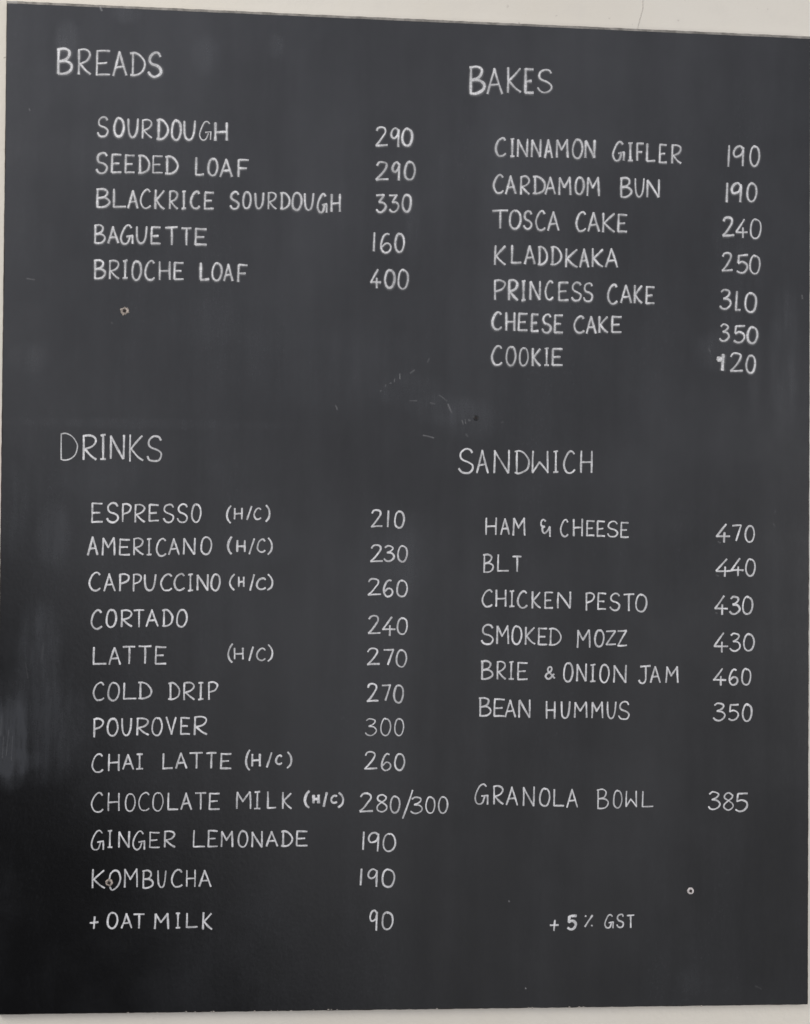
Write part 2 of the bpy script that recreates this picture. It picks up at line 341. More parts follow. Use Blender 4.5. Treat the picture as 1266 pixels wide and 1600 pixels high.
        ('(',-2430,-3516,55,0,4,-284,1.2), ('H',-2340,-3571,114,0,2,-175,1.2), ('/',-2129,-3552,71,0,3,-207,1.15),
        ('C',-1996,-3590,86,0,2,-128,1.15), (')',-1830,-3540,60,0,3,-234,1.15),
    ]),
    ('price', 0, [
        ('3',-696,-3057,162,0,3,-245,0.8), ('0',-469,-3057,147,0,3,-245,0.8), ('0',-261,-3057,132,0,3,-246,0.8),
    ]),
    ('price', 0, [
        ('2',-697,-3542,178,0,3,-249,1), ('6',-451,-3568,136,0,3,-250,1), ('0',-254,-3573,141,0,3,-240,1),
    ]),
    ('menu_item', 0, [
        ('C',-4641,-4126,162,-1,4,-272,0.85), ('H',-4399,-4127,151,-1,4,-256,0.85), ('O',-4157,-4140,140,-1,3,-250,0.8),
        ('C',-3968,-4124,152,-1,3,-257,0.8), ('O',-3766,-4125,150,-1,4,-262,0.8), ('L',-3544,-4128,140,-1,3,-247,1),
        ('A',-3356,-4133,144,-1,3,-236,1), ('T',-3153,-4130,149,-1,3,-241,1), ('E',-2955,-4135,150,-1,3,-232,1), 0,
        ('M',-2558,-4119,199,-1,3,-244,1), ('I',-2300,-4115,82,0,3,-251,1), ('L',-2108,-4119,119,-1,3,-240,1), ('K',-1891,-4132,126,-1,3,-231,1),
    ]),
    ('serving_note', 0, [
        ('(',-1567,-4111,63,0,3,-244,1.35), ('H',-1442,-4174,76,0,1,-111,1.5), ('/',-1291,-4138,45,0,2,-199,1.3), ('C',-1183,-4180,82,0,1,-107,1.25),
        (')',-1077,-4137,70,0,2,-215,1.1),
    ]),
    ('price', 0, [
        ('2',-761,-4146,191,-1,3,-267,1), ('8',-514,-4169,147,-1,3,-253,0.9), ('0',-316,-4195,140,-1,3,-241,0.9), ('/',-135,-4108,148,-1,4,-410,0.9),
        ('3',-15,-4209,169,-1,2,-240,0.85), ('0',208,-4209,137,-1,2,-235,0.8), ('0',398,-4205,133,-1,2,-241,0.8),
    ]),
    ('menu_item', 0, [
        ('G',-4636,-4668,175,-1,4,-276,0.9), ('I',-4400,-4669,62,0,3,-241,0.9), ('N',-4243,-4681,150,-1,3,-230,1),
        ('G',-4045,-4681,173,-1,4,-262,0.9), ('E',-3805,-4696,143,-1,3,-220,0.8), ('R',-3588,-4681,144,-1,3,-231,1), 0,
        ('L',-3170,-4676,158,-1,3,-240,0.9), ('E',-2965,-4680,135,-1,3,-231,0.9), ('M',-2773,-4691,164,-1,3,-222,1),
        ('O',-2527,-4688,134,-1,3,-232,1), ('N',-2328,-4697,146,-1,3,-225,1), ('A',-2121,-4699,159,-1,3,-210,1), ('D',-1902,-4696,156,-1,3,-218,1),
        ('E',-1684,-4697,159,-1,2,-210,1),
    ]),
    ('price', 0, [
        ('1',-718,-4717,25,0,3,-254,1), ('9',-626,-4725,150,-1,3,-272,1), ('0',-418,-4744,184,-1,3,-254,1),
    ]),
    ('menu_item', 0, [
        ('K',-4608,-5228,171,-2,4,-265,1), ('Oo',-4374,-5245,163,-2,4,-278,0.9), ('M',-4155,-5224,182,-2,4,-260,0.9),
        ('B',-3886,-5251,137,-1,3,-249,1), ('U',-3674,-5252,111,-1,3,-237,0.9), ('C',-3481,-5242,151,-1,3,-249,0.9),
        ('H',-3261,-5249,117,-1,3,-235,0.85), ('A',-3085,-5254,166,-2,3,-231,1),
    ]),
    ('price', 0, [
        ('1',-748,-5257,28,0,3,-235,1.1), ('9',-627,-5258,133,-1,3,-254,1), ('0',-425,-5265,183,-2,3,-257,1),
    ]),
    ('menu_item', 0, [
        ('+',-4633,-5907,113,-1,2,-171,1), ('O',-4388,-5852,143,-2,3,-223,1), ('A',-4189,-5866,143,-2,3,-207,1), ('T',-4016,-5875,155,-2,3,-200,1), 0,
        ('M',-3711,-5871,190,-2,3,-219,1), ('I',-3410,-5870,58,-1,3,-212,1), ('L',-3259,-5872,156,-2,3,-205,1), ('K',-3019,-5868,126,-1,3,-238,1),
    ]),
    ('price', 0, [
        ('9',-594,-5866,105,-1,3,-292,1.1), ('0',-418,-5892,158,-2,3,-249,1),
    ]),
    ('heading', 0, [
        ('S',650,931,204,3,4,-360,1), ('A',919,917,161,2,3,-335,1), ('N',1174,926,225,3,3,-340,1), ('D',1485,920,210,3,3,-338,1),
        ('W',1754,916,226,3,3,-323,1), ('I',2064,921,71,1,3,-318,1), ('C',2222,923,162,2,3,-323,1), ('H',2481,932,163,2,3,-324,1),
    ]),
    ('menu_item', 0, [
        ('H',1064,-83,150,2,2,-252,1), ('A',1284,-93,123,1,2,-233,1), ('M',1471,-84,173,2,2,-253,1), 0, ('&e',1882,-104,144,2,2,-253,1), 0,
        ('C',2183,-101,109,1,2,-248,1), ('H',2379,-89,127,1,2,-251,1), ('E',2576,-109,112,1,2,-229,1), ('E',2732,-115,114,1,2,-226,1),
        ('S',2891,-118,150,2,2,-229,1), ('E',3094,-129,112,1,2,-224,1),
    ]),
    ('menu_item', 0, [
        ('B',1037,-628,138,1,3,-264,1), ('L',1244,-631,161,1,2,-245,1), ('T',1469,-654,126,1,2,-220,1),
    ]),
    ('menu_item', 0, [
        ('C',1020,-1155,143,1,2,-249,1), ('H',1224,-1153,143,1,2,-242,1), ('I',1426,-1165,67,0,2,-232,1), ('C',1548,-1169,136,1,2,-245,1),
        ('K',1766,-1175,121,1,2,-245,1), ('E',1954,-1183,119,1,2,-235,1), ('N',2150,-1177,187,1,2,-240,1), 0, ('P',2577,-1187,119,1,2,-258,1),
        ('E',2754,-1191,119,1,2,-241,1), ('S',2938,-1192,142,1,2,-251,1), ('T',3145,-1201,153,1,2,-246,1), ('O',3330,-1207,163,1,2,-254,1),
    ]),
    ('menu_item', 0, [
        ('S',1012,-1671,168,1,3,-288,1), ('M',1241,-1683,168,1,2,-264,1), ('O',1466,-1689,143,1,2,-267,1), ('K',1671,-1700,138,1,2,-255,1),
        ('E',1861,-1717,129,1,2,-245,1), ('D',2021,-1721,181,1,2,-245,1), 0, ('M',2448,-1739,185,1,2,-263,1), ('O',2713,-1743,134,1,2,-241,1),
        ('Z',2884,-1755,140,1,2,-204,1), ('Z',3061,-1749,132,1,2,-226,1),
    ]),
    ('menu_item', 0, [
        ('B',1021,-2205,157,0,3,-268,1.15), ('R',1251,-2212,120,0,2,-262,1), ('I',1426,-2217,68,0,2,-257,1), ('E',1558,-2225,144,0,2,-254,1), 0,
        ('&',1976,-2291,131,0,2,-174,1), ('O',2249,-2231,131,0,2,-274,1), ('N',2447,-2241,137,0,2,-258,1), ('I',2647,-2254,77,0,2,-256,1),
        ('O',2795,-2257,135,0,2,-261,1), ('N',3005,-2262,185,0,2,-256,1), 0, ('J',3383,-2274,174,0,2,-256,1), ('A',3562,-2282,141,0,2,-235,1),
        ('M',3798,-2282,175,0,2,-240,1),
    ]),
    ('menu_item', 0, [
        ('B',998,-2750,157,0,3,-267,1), ('E',1210,-2769,152,0,2,-257,1), ('A',1378,-2783,147,0,2,-249,1), ('N',1582,-2777,161,0,2,-260,1), 0,
        ('H',1994,-2804,123,0,2,-249,1), ('U',2219,-2804,123,0,2,-247,1), ('M',2416,-2812,181,0,2,-228,1), ('M',2676,-2812,159,0,2,-234,1),
        ('U',2913,-2812,124,0,2,-242,1), ('S',3083,-2804,154,0,2,-264,1),
    ]),
    ('price', 0, [
        ('4',4550,-145,206,2,2,-267,1.15), ('7',4800,-157,131,1,2,-230,1.05), ('0',4994,-163,139,1,2,-241,1.1),
    ]),
    ('price', 0, [
        ('4',4553,-664,218,2,2,-266,1.1), ('4',4776,-656,193,2,2,-264,1.1), ('0',5002,-665,146,1,2,-250,1.1),
    ]),
    ('price', 0, [
        ('4',4535,-1220,192,1,2,-279,1.1), ('3',4761,-1233,153,1,2,-257,1.1), ('0',4959,-1231,153,1,2,-257,1.1),
    ]),
    ('price', 0, [
        ('4',4524,-1778,208,1,2,-287,1), ('3',4768,-1782,157,1,2,-260,1), ('0',4981,-1792,160,1,2,-249,1),
    ]),
    ('price', 0, [
        ('4',4519,-2308,194,0,2,-251,1), ('6',4760,-2317,127,0,2,-237,1), ('0',4954,-2312,137,0,2,-240,1),
    ]),
    ('price', 0, [
        ('3',4520,-2828,178,0,2,-257,1), ('5',4755,-2847,153,0,2,-235,1), ('0',4969,-2847,143,0,2,-251,1),
    ]),
    ('menu_item', 0, [
        ('G',932,-4022,197,-1,3,-296,0.9), ('R',1215,-4054,139,-1,3,-265,1), ('A',1404,-4066,166,-1,2,-265,1), ('N',1656,-4066,161,-1,3,-281,0.9),
        ('O',1902,-4094,153,-1,2,-256,0.9), ('L',2119,-4107,144,-1,2,-247,1), ('A',2312,-4103,154,-1,2,-267,0.9), 0,
        ('B',2776,-4109,155,-1,2,-283,0.85), ('O',3013,-4129,129,-1,2,-257,0.85), ('W',3204,-4137,156,-1,2,-231,0.85),
        ('L',3453,-4138,160,-1,2,-232,0.85),
    ]),
    ('price', 0, [
        ('3',4455,-4156,174,-1,2,-257,1), ('8',4686,-4171,149,-1,2,-254,0.9), ('5',4872,-4177,182,-1,2,-268,1),
    ]),
    ('tax_note', 0, [
        ('+',2079,-6039,123,-2,1,-152,1), ('5',2339,-5979,127,-2,2,-195,1.45), ('%',2594,-5971,118,-1,1,-167,1), 0,
        ('G',2897,-5967,128,-2,2,-197,0.8), ('S',3080,-5964,97,-1,2,-194,0.85), ('T',3234,-5978,105,-1,1,-184,0.9),
    ]),
]
SMUDGES_AND_SHEEN = [(-0.5146, 0.6835, 0.019, 0.0285, 0.5), (-0.4296, 0.7226, 0.0209, 0.0152, 0.5), (-0.314, 0.6677, 0.0209, 0.0304, 0.35), (-0.2133, 0.6838, 0.0133, 0.019, 0.3), (-0.541, -0.3164, 0.0712, 0.0808, 0.55), (-0.5822, -0.344, 0.0285, 0.0617, 0.9), (-0.5873, -0.3669, 0.0475, 0.0209, 0.5), (-0.5409, -0.2011, 0.0323, 0.0665, 0.5), (-0.5224, -0.0392, 0.0247, 0.0475, 0.5), (-0.5837, -0.0074, 0.0247, 0.0665, 0.35), (-0.5625, 0.2154, 0.0285, 0.0238, 0.3), (-0.142, 0.2143, 0.1425, 0.0665, 0.18), (0.5586, 0.2378, 0.0228, 0.1235, 0.35), (0.5131, 0.2369, 0.0114, 0.0855, 0.3), (-0.0073, 0.4262, 0.0152, 0.057, 0.2), (0.4558, 0.2473, 0.0399, 0.0323, 0.4), (0.0814, 0.1378, 0.0428, 0.0323, 0.35), (0.0384, 0.1513, 0.0475, 0.0247, 0.3), (-0.0094, 0.1771, 0.057, 0.0304, 0.25), (0.4261, -0.6963, 0.0285, 0.0209, 0.12), (-0.392, 0.1234, 0.209, 0.0086, 0.22), (-0.3108, 0.272, 0.057, 0.038, 0.12), (0.1401, 0.5262, 0.114, 0.076, 0.12), (0.1902, 0.3166, 0.1045, 0.057, 0.15), (0.4826, 0.3622, 0.0475, 0.114, 0.2), (-0.2138, -0.0455, 0.057, 0.038, 0.15), (-0.0162, -0.0767, 0.038, 0.057, 0.2), (-0.379, 0.5286, 0.1425, 0.057, 0.12), (-0.3233, -0.1911, 0.114, 0.057, 0.1), (-0.4552, 0.0498, 0.057, 0.038, 0.2)]  # lower-left patches paint a bluish reflected sheen; the rest are wiped chalk
MARKS = [
    ([(-0.4675, 0.7324), (-0.4666, 0.7287), (-0.4647, 0.7259)], 2.6, 0.75),
    ([(-0.6002, 0.7326), (-0.5948, 0.7338), (-0.5866, 0.7341)], 4.5, 0.55),
    ([(-0.5669, 0.3315), (-0.5615, 0.3307), (-0.5551, 0.3299)], 1.6, 0.35),
    ([(-0.567, 0.5786), (-0.566, 0.5759)], 1.6, 0.6),
    ([(-0.053, 0.1772), (-0.0511, 0.1782)], 1.4, 0.4),
    ([(-0.0455, 0.184), (-0.0446, 0.1869)], 1.4, 0.55),
    ([(-0.0389, 0.1889), (-0.0361, 0.1899)], 1.4, 0.5),
    ([(-0.0323, 0.1909), (-0.0314, 0.1956)], 1.3, 0.5),
    ([(-0.0238, 0.1958), (-0.0239, 0.2034)], 1.5, 0.7),
    ([(-0.0088, 0.2046), (-0.0022, 0.2095)], 2.2, 0.35),
    ([(0.0167, 0.2212), (0.0195, 0.227)], 2, 0.22),
    ([(-0.0093, 0.1638), (0.0021, 0.164)], 1.5, 0.28),
    ([(0.0211, 0.1615), (0.0288, 0.1597)], 2.2, 0.2),
    ([(0.0343, 0.1731), (0.0401, 0.1694), (0.0468, 0.1638)], 1.8, 0.2),
    ([(0.0478, 0.16), (0.0507, 0.1534), (0.0537, 0.1468)], 2.4, 0.4),
    ([(0.0112, 0.1129), (0.0169, 0.1121), (0.0274, 0.1094)], 2, 0.5),
    ([(-0.1188, 0.1553), (-0.1169, 0.1525), (-0.1159, 0.1487)], 1.3, 0.55),
    ([(0.069, 0.1366), (0.071, 0.13)], 1.4, 0.35),
    ([(0.0738, 0.1377), (0.0748, 0.131)], 1.4, 0.4),
    ([(0.0786, 0.1368), (0.0814, 0.1359)], 2.5, 0.35),
    ([(0.0862, 0.1417), (0.0871, 0.1398)], 1.8, 0.5),
    ([(0.075, 0.1158), (0.0779, 0.1121)], 2.6, 0.2),
    ([(0.5849, 0.3346), (0.5859, 0.3288)], 2, 0.45),
    ([(0.5451, 0.0071), (0.5461, 0.0052)], 1.5, 0.3),
    ([(0.1455, -0.5742), (0.1465, -0.5761)], 2, 0.75),
    ([(0.1715, -0.7026), (0.1725, -0.7045)], 2, 0.8),
    ([(-0.4455, 0.27), (-0.4436, 0.2691)], 1.6, 0.4),
    ([(-0.1929, 0.0007), (-0.192, -0.0002)], 1.6, 0.3),
    ([(0.441, 0.2509), (0.444, 0.2452)], 1.5, 0.3),
    ([(0.1274, 0.1338), (0.1312, 0.1348)], 1.3, 0.25),
    ([(0.519, -0.7054), (0.5288, -0.7103)], 2, 0.12),
    ([(-0.5605, -0.2243), (-0.5565, -0.2473)], 1.5, 0.1),
    ([(-0.5896, -0.3301), (-0.591, -0.3623)], 1.6, 0.14),
    ([(-0.5826, -0.321), (-0.5856, -0.3577)], 1.6, 0.14),
    ([(-0.577, -0.3302), (-0.5783, -0.3651)], 1.3, 0.12),
    ([(-0.5928, -0.3026), (-0.5941, -0.3301)], 1.6, 0.12),
    ([(-0.5355, -0.1965), (-0.537, -0.2196)], 1.6, 0.1),
    ([(0.4577, -0.0401), (0.4617, -0.042)], 2, 0.25),
    ([(0.4551, -0.0901), (0.4591, -0.092)], 2, 0.25),
    ([(0.4545, -0.1469), (0.4575, -0.1478)], 1.8, 0.25),
    ([(0.5423, -0.0123), (0.5453, -0.0161)], 1.5, 0.25),
]
SCREWS = [(-0.4264, 0.2872), (-0.4369, -0.5419), (0.4193, -0.5629)]
CHALKED_SCREW = (0.4578, 0.2348)
DARK_SCREW = (0.09, 0.1398)
CORNERS = [(-0.6026, 0.7358), (0.5976, 0.7299), (0.6018, -0.7364), (-0.5975, -0.7304)]   # top left, top right, bottom right, bottom left
CHIPS = [(-0.4079, -0.7292), (-0.3658, -0.7299), (-0.3246, -0.7292), (-0.3117, -0.7304), (-0.2887, -0.7299), (-0.285, -0.7299), (-0.2259, -0.7305), (-0.2018, -0.73), (-0.1926, -0.7302), (-0.1731, -0.7305), (-0.1405, -0.7301), (-0.119, -0.73), (-0.1144, -0.7301), (-0.106, -0.7303), (0.0001, -0.7316), (0.0406, -0.7314), (0.1765, -0.7324), (0.1823, -0.7325), (0.2378, -0.7325), (0.2522, -0.7327), (0.2589, -0.7328), (0.4312, -0.7344), (0.4371, -0.7345)]
CRACKS = [[(0.3408, 0.804), (0.3401, 0.769), (0.3373, 0.7553), (0.3334, 0.7425), (0.332, 0.7327)], [(0.1507, 0.7391), (0.1512, 0.7353), (0.1522, 0.7315)], [(0.3865, 0.7359), (0.387, 0.7339), (0.3885, 0.7311)], [(0.5527, 0.7346), (0.5532, 0.7326), (0.5517, 0.7296)], [(-0.3707, 0.7401), (-0.3697, 0.7363)], [(-0.272, 0.7403), (-0.2692, 0.7366)], [(-0.6082, 0.6566), (-0.6046, 0.6586)], [(-0.6071, 0.5231), (-0.6043, 0.5223)], [(-0.2684, -0.7335), (-0.261, -0.7354)], [(-0.3253, -0.7444), (-0.3234, -0.7454)], [(-0.3383, -0.7359), (-0.3355, -0.7378)]]


# ------------------------------------------------------------------ materials
def board_paint():
    m, n, b = new_mat('black_board_paint')
    p = n.n('ShaderNodeTexCoord').outputs['Object']
    sep = n.n('ShaderNodeSeparateXYZ'); n.put(sep.inputs[0], p)
    x, z = sep.outputs[0], sep.outputs[2]
    # wiped-off chalk and, lower left, a painted-in bluish reflection: soft patches, broken up by long vertical wiping streaks
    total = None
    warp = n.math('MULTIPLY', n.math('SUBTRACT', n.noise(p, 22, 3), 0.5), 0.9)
    for (cx, cz, rx, rz, k) in SMUDGES_AND_SHEEN:
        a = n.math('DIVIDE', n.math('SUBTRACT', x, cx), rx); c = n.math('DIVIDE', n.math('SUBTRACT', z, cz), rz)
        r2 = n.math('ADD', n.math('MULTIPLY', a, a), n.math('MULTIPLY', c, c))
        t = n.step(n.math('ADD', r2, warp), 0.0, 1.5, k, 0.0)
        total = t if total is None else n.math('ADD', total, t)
    streak = n.noise(n.stretch(p, 60, 1, 5), 1.0, 4, 0.6)
    wipe = n.noise(n.stretch(p, 9, 1, 2.2), 1.0, 5, 0.6)
    blot = n.noise(p, 4.6, 5, 0.6)
    fine = n.noise(p, 420, 2, 0.6)
    tear = n.noise(n.stretch(p, 34, 1, 11), 1.0, 6, 0.7)
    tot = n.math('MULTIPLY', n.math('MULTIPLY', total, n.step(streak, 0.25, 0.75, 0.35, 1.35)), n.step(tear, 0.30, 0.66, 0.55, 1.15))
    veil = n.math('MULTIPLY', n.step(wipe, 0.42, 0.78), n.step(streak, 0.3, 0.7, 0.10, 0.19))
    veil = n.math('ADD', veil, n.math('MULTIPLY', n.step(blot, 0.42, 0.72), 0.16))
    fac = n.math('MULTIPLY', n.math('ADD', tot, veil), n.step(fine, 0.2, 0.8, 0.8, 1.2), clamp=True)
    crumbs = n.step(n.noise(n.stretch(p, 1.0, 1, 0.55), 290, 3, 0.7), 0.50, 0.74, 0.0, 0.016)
    dust_and_sheen = n.math('ADD', n.math('MULTIPLY', fac, 0.075), n.math('MULTIPLY', crumbs, n.step(wipe, 0.35, 0.7, 0.35, 1.3)))
    n.put(b.inputs['Base Color'], n.mix(dust_and_sheen, (0.0062, 0.0062, 0.0066, 1), (0.41, 0.44, 0.50, 1)))
    n.put(b.inputs['Roughness'], n.math('ADD', 0.20, n.math('ADD', n.math('MULTIPLY', fac, 0.15), n.math('MULTIPLY', n.math('SUBTRACT', blot, 0.5), 0.12))))
    # unevenly worn gloss: broad cloudy wipe marks
    cloud = n.noise(n.stretch(p, 2.6, 1, 1.9), 1.0, 6, 0.62)
    band = n.noise(n.stretch(p, 16, 1, 1.4), 1.0, 4, 0.6)
    gloss = n.math('ADD', n.step(cloud, 0.32, 0.68, 0.54, 0.70), n.step(band, 0.3, 0.7, -0.035, 0.035))
    n.put(b.inputs['Specular IOR Level'], gloss)
    bump = n.n('ShaderNodeBump'); bump.inputs['Strength'].default_value = 0.12; bump.inputs['Distance'].default_value = 0.0006
    n.put(bump.inputs['Height'], n.math('ADD', n.noise(p, 160, 3), n.math('MULTIPLY', n.noise(p, 12, 2), 2.0)))
    n.put(b.inputs['Normal'], bump.outputs[0])
    return m


def chalk():
    m, n, b = new_mat('white_chalk')
    p = n.n('ShaderNodeTexCoord').outputs['Object']
    at = n.n('ShaderNodeAttribute', attribute_name='cover'); cover = at.outputs['Fac']
    grain = n.noise(p, 560, 2, 0.7)
    rub = n.noise(p, 60, 3, 0.6)
    g = n.math('MULTIPLY', n.step(grain, 0.28, 0.60, 0.62, 1.0), n.step(rub, 0.25, 0.7, 0.80, 1.05))
    n.put(b.inputs['Alpha'], n.math('MULTIPLY', cover, g, clamp=True))
    b.inputs['Base Color'].default_value = (0.86, 0.86, 0.875, 1)
    b.inputs['Roughness'].default_value = 0.95; b.inputs['Specular IOR Level'].default_value = 0.1
    return m


def plaster():
    m, n, b = new_mat('cream_wall_paint')
    p = n.n('ShaderNodeTexCoord').outputs['Object']
    big = n.noise(p, 2.4, 4, 0.6); mid = n.noise(p, 26, 4, 0.6); spot = n.noise(p, 95, 2, 0.5)
    c = n.mix(n.step(big, 0.3, 0.7), (0.735, 0.690, 0.605, 1), (0.765, 0.727, 0.652, 1))
    c = n.mix(n.step(mid, 0.45, 0.75, 0.0, 0.35), c, (0.70, 0.665, 0.60, 1))
    c = n.mix(n.step(spot, 0.70, 0.78, 0.0, 0.35), c, (0.42, 0.38, 0.34, 1))
    n.put(b.inputs['Base Color'], c)
    b.inputs['Roughness'].default_value = 0.6; b.inputs['Specular IOR Level'].default_value = 0.3
    bump = n.n('ShaderNodeBump'); bump.inputs['Strength'].default_value = 0.35; bump.inputs['Distance'].default_value = 0.0012
    n.put(bump.inputs['Height'], n.math('ADD', n.math('MULTIPLY', n.noise(p, 14, 3), 2.0), n.noise(p, 130, 3)))
    n.put(b.inputs['Normal'], bump.outputs[0])
    return m


def plain(name, col, rough=0.6, spec=0.4, var=0.3, scale=120, metal=0.0):
    m, n, b = new_mat(name)
    p = n.n('ShaderNodeTexCoord').outputs['Object']
    k = n.step(n.noise(p, scale, 4, 0.65), 0.3, 0.7)
    n.put(b.inputs['Base Color'], n.mix(k, tuple(c * (1 - var) for c in col) + (1,), tuple(min(1, c * (1 + var)) for c in col) + (1,)))
    b.inputs['Roughness'].default_value = rough; b.inputs['Specular IOR Level'].default_value = spec; b.inputs['Metallic'].default_value = metal
    return m


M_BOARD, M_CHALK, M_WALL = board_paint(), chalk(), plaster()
M_TOP = plain('grey_edge', (0.25, 0.235, 0.215), 0.8, 0.2, 0.35, 60)  # top strip is a lighter grey than the other three edges
M_RIM = plain('dark_brown_edge', (0.030, 0.021, 0.017), 0.7, 0.25, 0.4, 60)
M_CHIP = plain('cream_paint_chip', (0.40, 0.36, 0.32), 0.8, 0.2, 0.2, 200)
M_CRACK = plain('grey_crack', (0.65, 0.61, 0.55), 0.9, 0.1, 0.4, 300)
M_SCREW = plain('worn_screw_paint', (0.37, 0.32, 0.28), 0.7, 0.3, 0.5, 300)
M_SCREW_WHITE = plain('chalky_screw', (0.60, 0.56, 0.55), 0.8, 0.2, 0.25, 380)
M_CHALKED = plain('chalk_filled_screw', (0.66, 0.66, 0.67), 0.9, 0.1, 0.35, 420)
M_SCREW_DARK = plain('painted_over_screw', (0.018, 0.018, 0.019), 0.5, 0.4, 0.3, 300)
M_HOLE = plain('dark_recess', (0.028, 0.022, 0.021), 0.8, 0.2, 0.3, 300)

# ------------------------------------------------------------------ the wall
WALL_Y = 0.011


def box(x0, x1, y0, y1, z0, z1):
    v = [(x, y, z) for x in (x0, x1) for y in (y0, y1) for z in (z0, z1)]
    f = [(0, 1, 3, 2), (4, 6, 7, 5), (0, 4, 5, 1), (2, 3, 7, 6), (0, 2, 6, 4), (1, 5, 7, 3)]
    return v, f


v, f = box(-2.2, 2.2, 0, 0.12, 0, 3.4)
wall = link('wall', mesh('wall', v, f), None, M_WALL)
wall.location = (0, WALL_Y, 0)
wall['kind'] = 'structure'; wall['label'] = 'cream painted plaster wall behind the black chalkboard, with hairline cracks'; wall['category'] = 'wall'

rng = random.Random(11)


def strip(pts, half, y, taper=True):
    """A thin low ridge along a path in the wall or board plane."""
    V_, F_ = [], []
    n = len(pts)
    for i, (x, z) in enumerate(pts):
        a = pts[max(0, i - 1)]; b = pts[min(n - 1, i + 1)]
        dx, dz = b[0] - a[0], b[1] - a[1]; L = math.hypot(dx, dz) or 1
        px, pz = -dz / L, dx / L
        h = half * (0.35 if taper and i in (0, n - 1) else 1) * rng.uniform(0.8, 1.2)
        V_ += [(x + px * h, y, z + pz * h), (x, y - 0.0004, z), (x - px * h, y, z - pz * h)]
        if i:
            k = 3 * i
            F_ += [(k - 3, k - 2, k + 1, k), (k - 2, k - 1, k + 2, k + 1)]
    return V_, F_


def resample(pts, step):
    out = [pts[0]]
    for a, b in zip(pts, pts[1:]):
        L = math.hypot(b[0] - a[0], b[1] - a[1]); k = max(1, int(L / step))
        for i in range(1, k + 1):
            out.append((a[0] + (b[0] - a[0]) * i / k, a[1] + (b[1] - a[1]) * i / k))
    return out


for i, path in enumerate(CRACKS):
    q = [(x + rng.uniform(-1, 1) * 0.0004, z) for x, z in resample(path, 0.004)]
    v, f = strip(q, 0.00025 if len(path) > 3 else 0.0010, -0.0002)
    c = link('crack', mesh('crack', v, f), wall, M_CRACK)
    c.location = (0, 0, BOARD_Z)

# ------------------------------------------------------------------ the chalkboard
board = bpy.data.objects.new('chalkboard', None); COL.objects.link(board)
board.location = (0, 0, BOARD_Z + BOTTOM)
board['label'] = 'black menu chalkboard with hand-lettered white chalk prices, screwed to the cream wall'
board['category'] = 'chalkboard'


def part(name, me, mat, parent=None, loc=(0, 0, -BOTTOM)):
    o = link(name, me, board if parent is None else parent, mat)
    o.location = loc if parent is None else (0, 0, 0)
    return o


TL, TR, BR, BL = [Vector((x, z)) for x, z in CORNERS]


def inset(k_top, k_other):
    """The board's outline moved inwards."""
    return [TL + Vector((k_other, -k_top)), TR + Vector((-k_other, -k_top)), BR + Vector((-k_other, k_other)), BL + Vector((k_other, k_other))]


TOPW, RIMW = 0.0042, 0.0022
inner = inset(TOPW, RIMW)
# the painted panel: a slab with many points round its rim so that the edge is not ruler-straight
ring = []
for i in range(4):
    a, b = inner[i], inner[(i + 1) % 4]
    for k in range(60):
        t = k / 60; p = a.lerp(b, t)
        e = 0.0 if k == 0 else 0.0003
        ring.append((p.x + rng.uniform(-e, e), p.y + rng.uniform(-e, e)))
n = len(ring)
v = [(x, 0.0, z) for x, z in ring] + [(x, WALL_Y - 0.0005, z) for x, z in ring]
f = [tuple(range(n - 1, -1, -1)), tuple(range(n, 2 * n))] + [(i, (i + 1) % n, n + (i + 1) % n, n + i) for i in range(n)]
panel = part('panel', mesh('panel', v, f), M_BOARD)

# the four edges of the board: a narrow chamfer running back to the wall
outer = [TL, TR, BR, BL]
for i, nm in enumerate(('top', 'right', 'bottom', 'left')):
    a0, a1, b0, b1 = outer[i], outer[(i + 1) % 4], inner[i], inner[(i + 1) % 4]
    V_, F_ = [], []
    K = 160
    for k in range(K + 1):
        t = k / K
        o_ = a0.lerp(a1, t); q = b0.lerp(b1, t)
        j = rng.uniform(-1, 1) * 0.00035
        perp = (o_ - q).normalized()
        o_ = o_ + perp * j; q2 = q + perp * 0.0003
        V_ += [(q2.x, 0.0006, q2.y), (o_.x, 0.0012 if nm == 'top' else 0.003, o_.y), (o_.x, WALL_Y - 0.0003, o_.y), (q2.x, WALL_Y - 0.0003, q2.y)]
        if k:
            m_ = 4 * k
            for s_ in range(4):
                F_.append((m_ - 4 + s_, m_ - 4 + (s_ + 1) % 4, m_ + (s_ + 1) % 4, m_ + s_))
    F_ += [(0, 3, 2, 1), (4 * K, 4 * K + 1, 4 * K + 2, 4 * K + 3)]
    e = part('board_edge', mesh('board_edge', V_, F_), M_TOP if nm == 'top' else M_RIM)
    if nm == 'top':
        e['label'] = 'grey upper edge of the board'


def blob(cx, cz, rx, rz, h, y=0.0, k=9):
    """A small irregular flake standing proud of the surface."""
    V_ = [(cx, y - h, cz)]; F_ = []
    for i in range(k):
        a = 2 * math.pi * i / k; s_ = rng.uniform(0.65, 1.25)
        V_.append((cx + math.cos(a) * rx * s_, y, cz + math.sin(a) * rz * s_))
    for i in range(k):
        F_.append((0, 1 + i, 1 + (i + 1) % k))
    return V_, F_


for x, z in CHIPS:
    v, f = blob(x, z, rng.uniform(0.0008, 0.0026), rng.uniform(0.0006, 0.0017), 0.0007, 0.0002)
    part('paint_chip', mesh('paint_chip', v, f), M_CHIP)


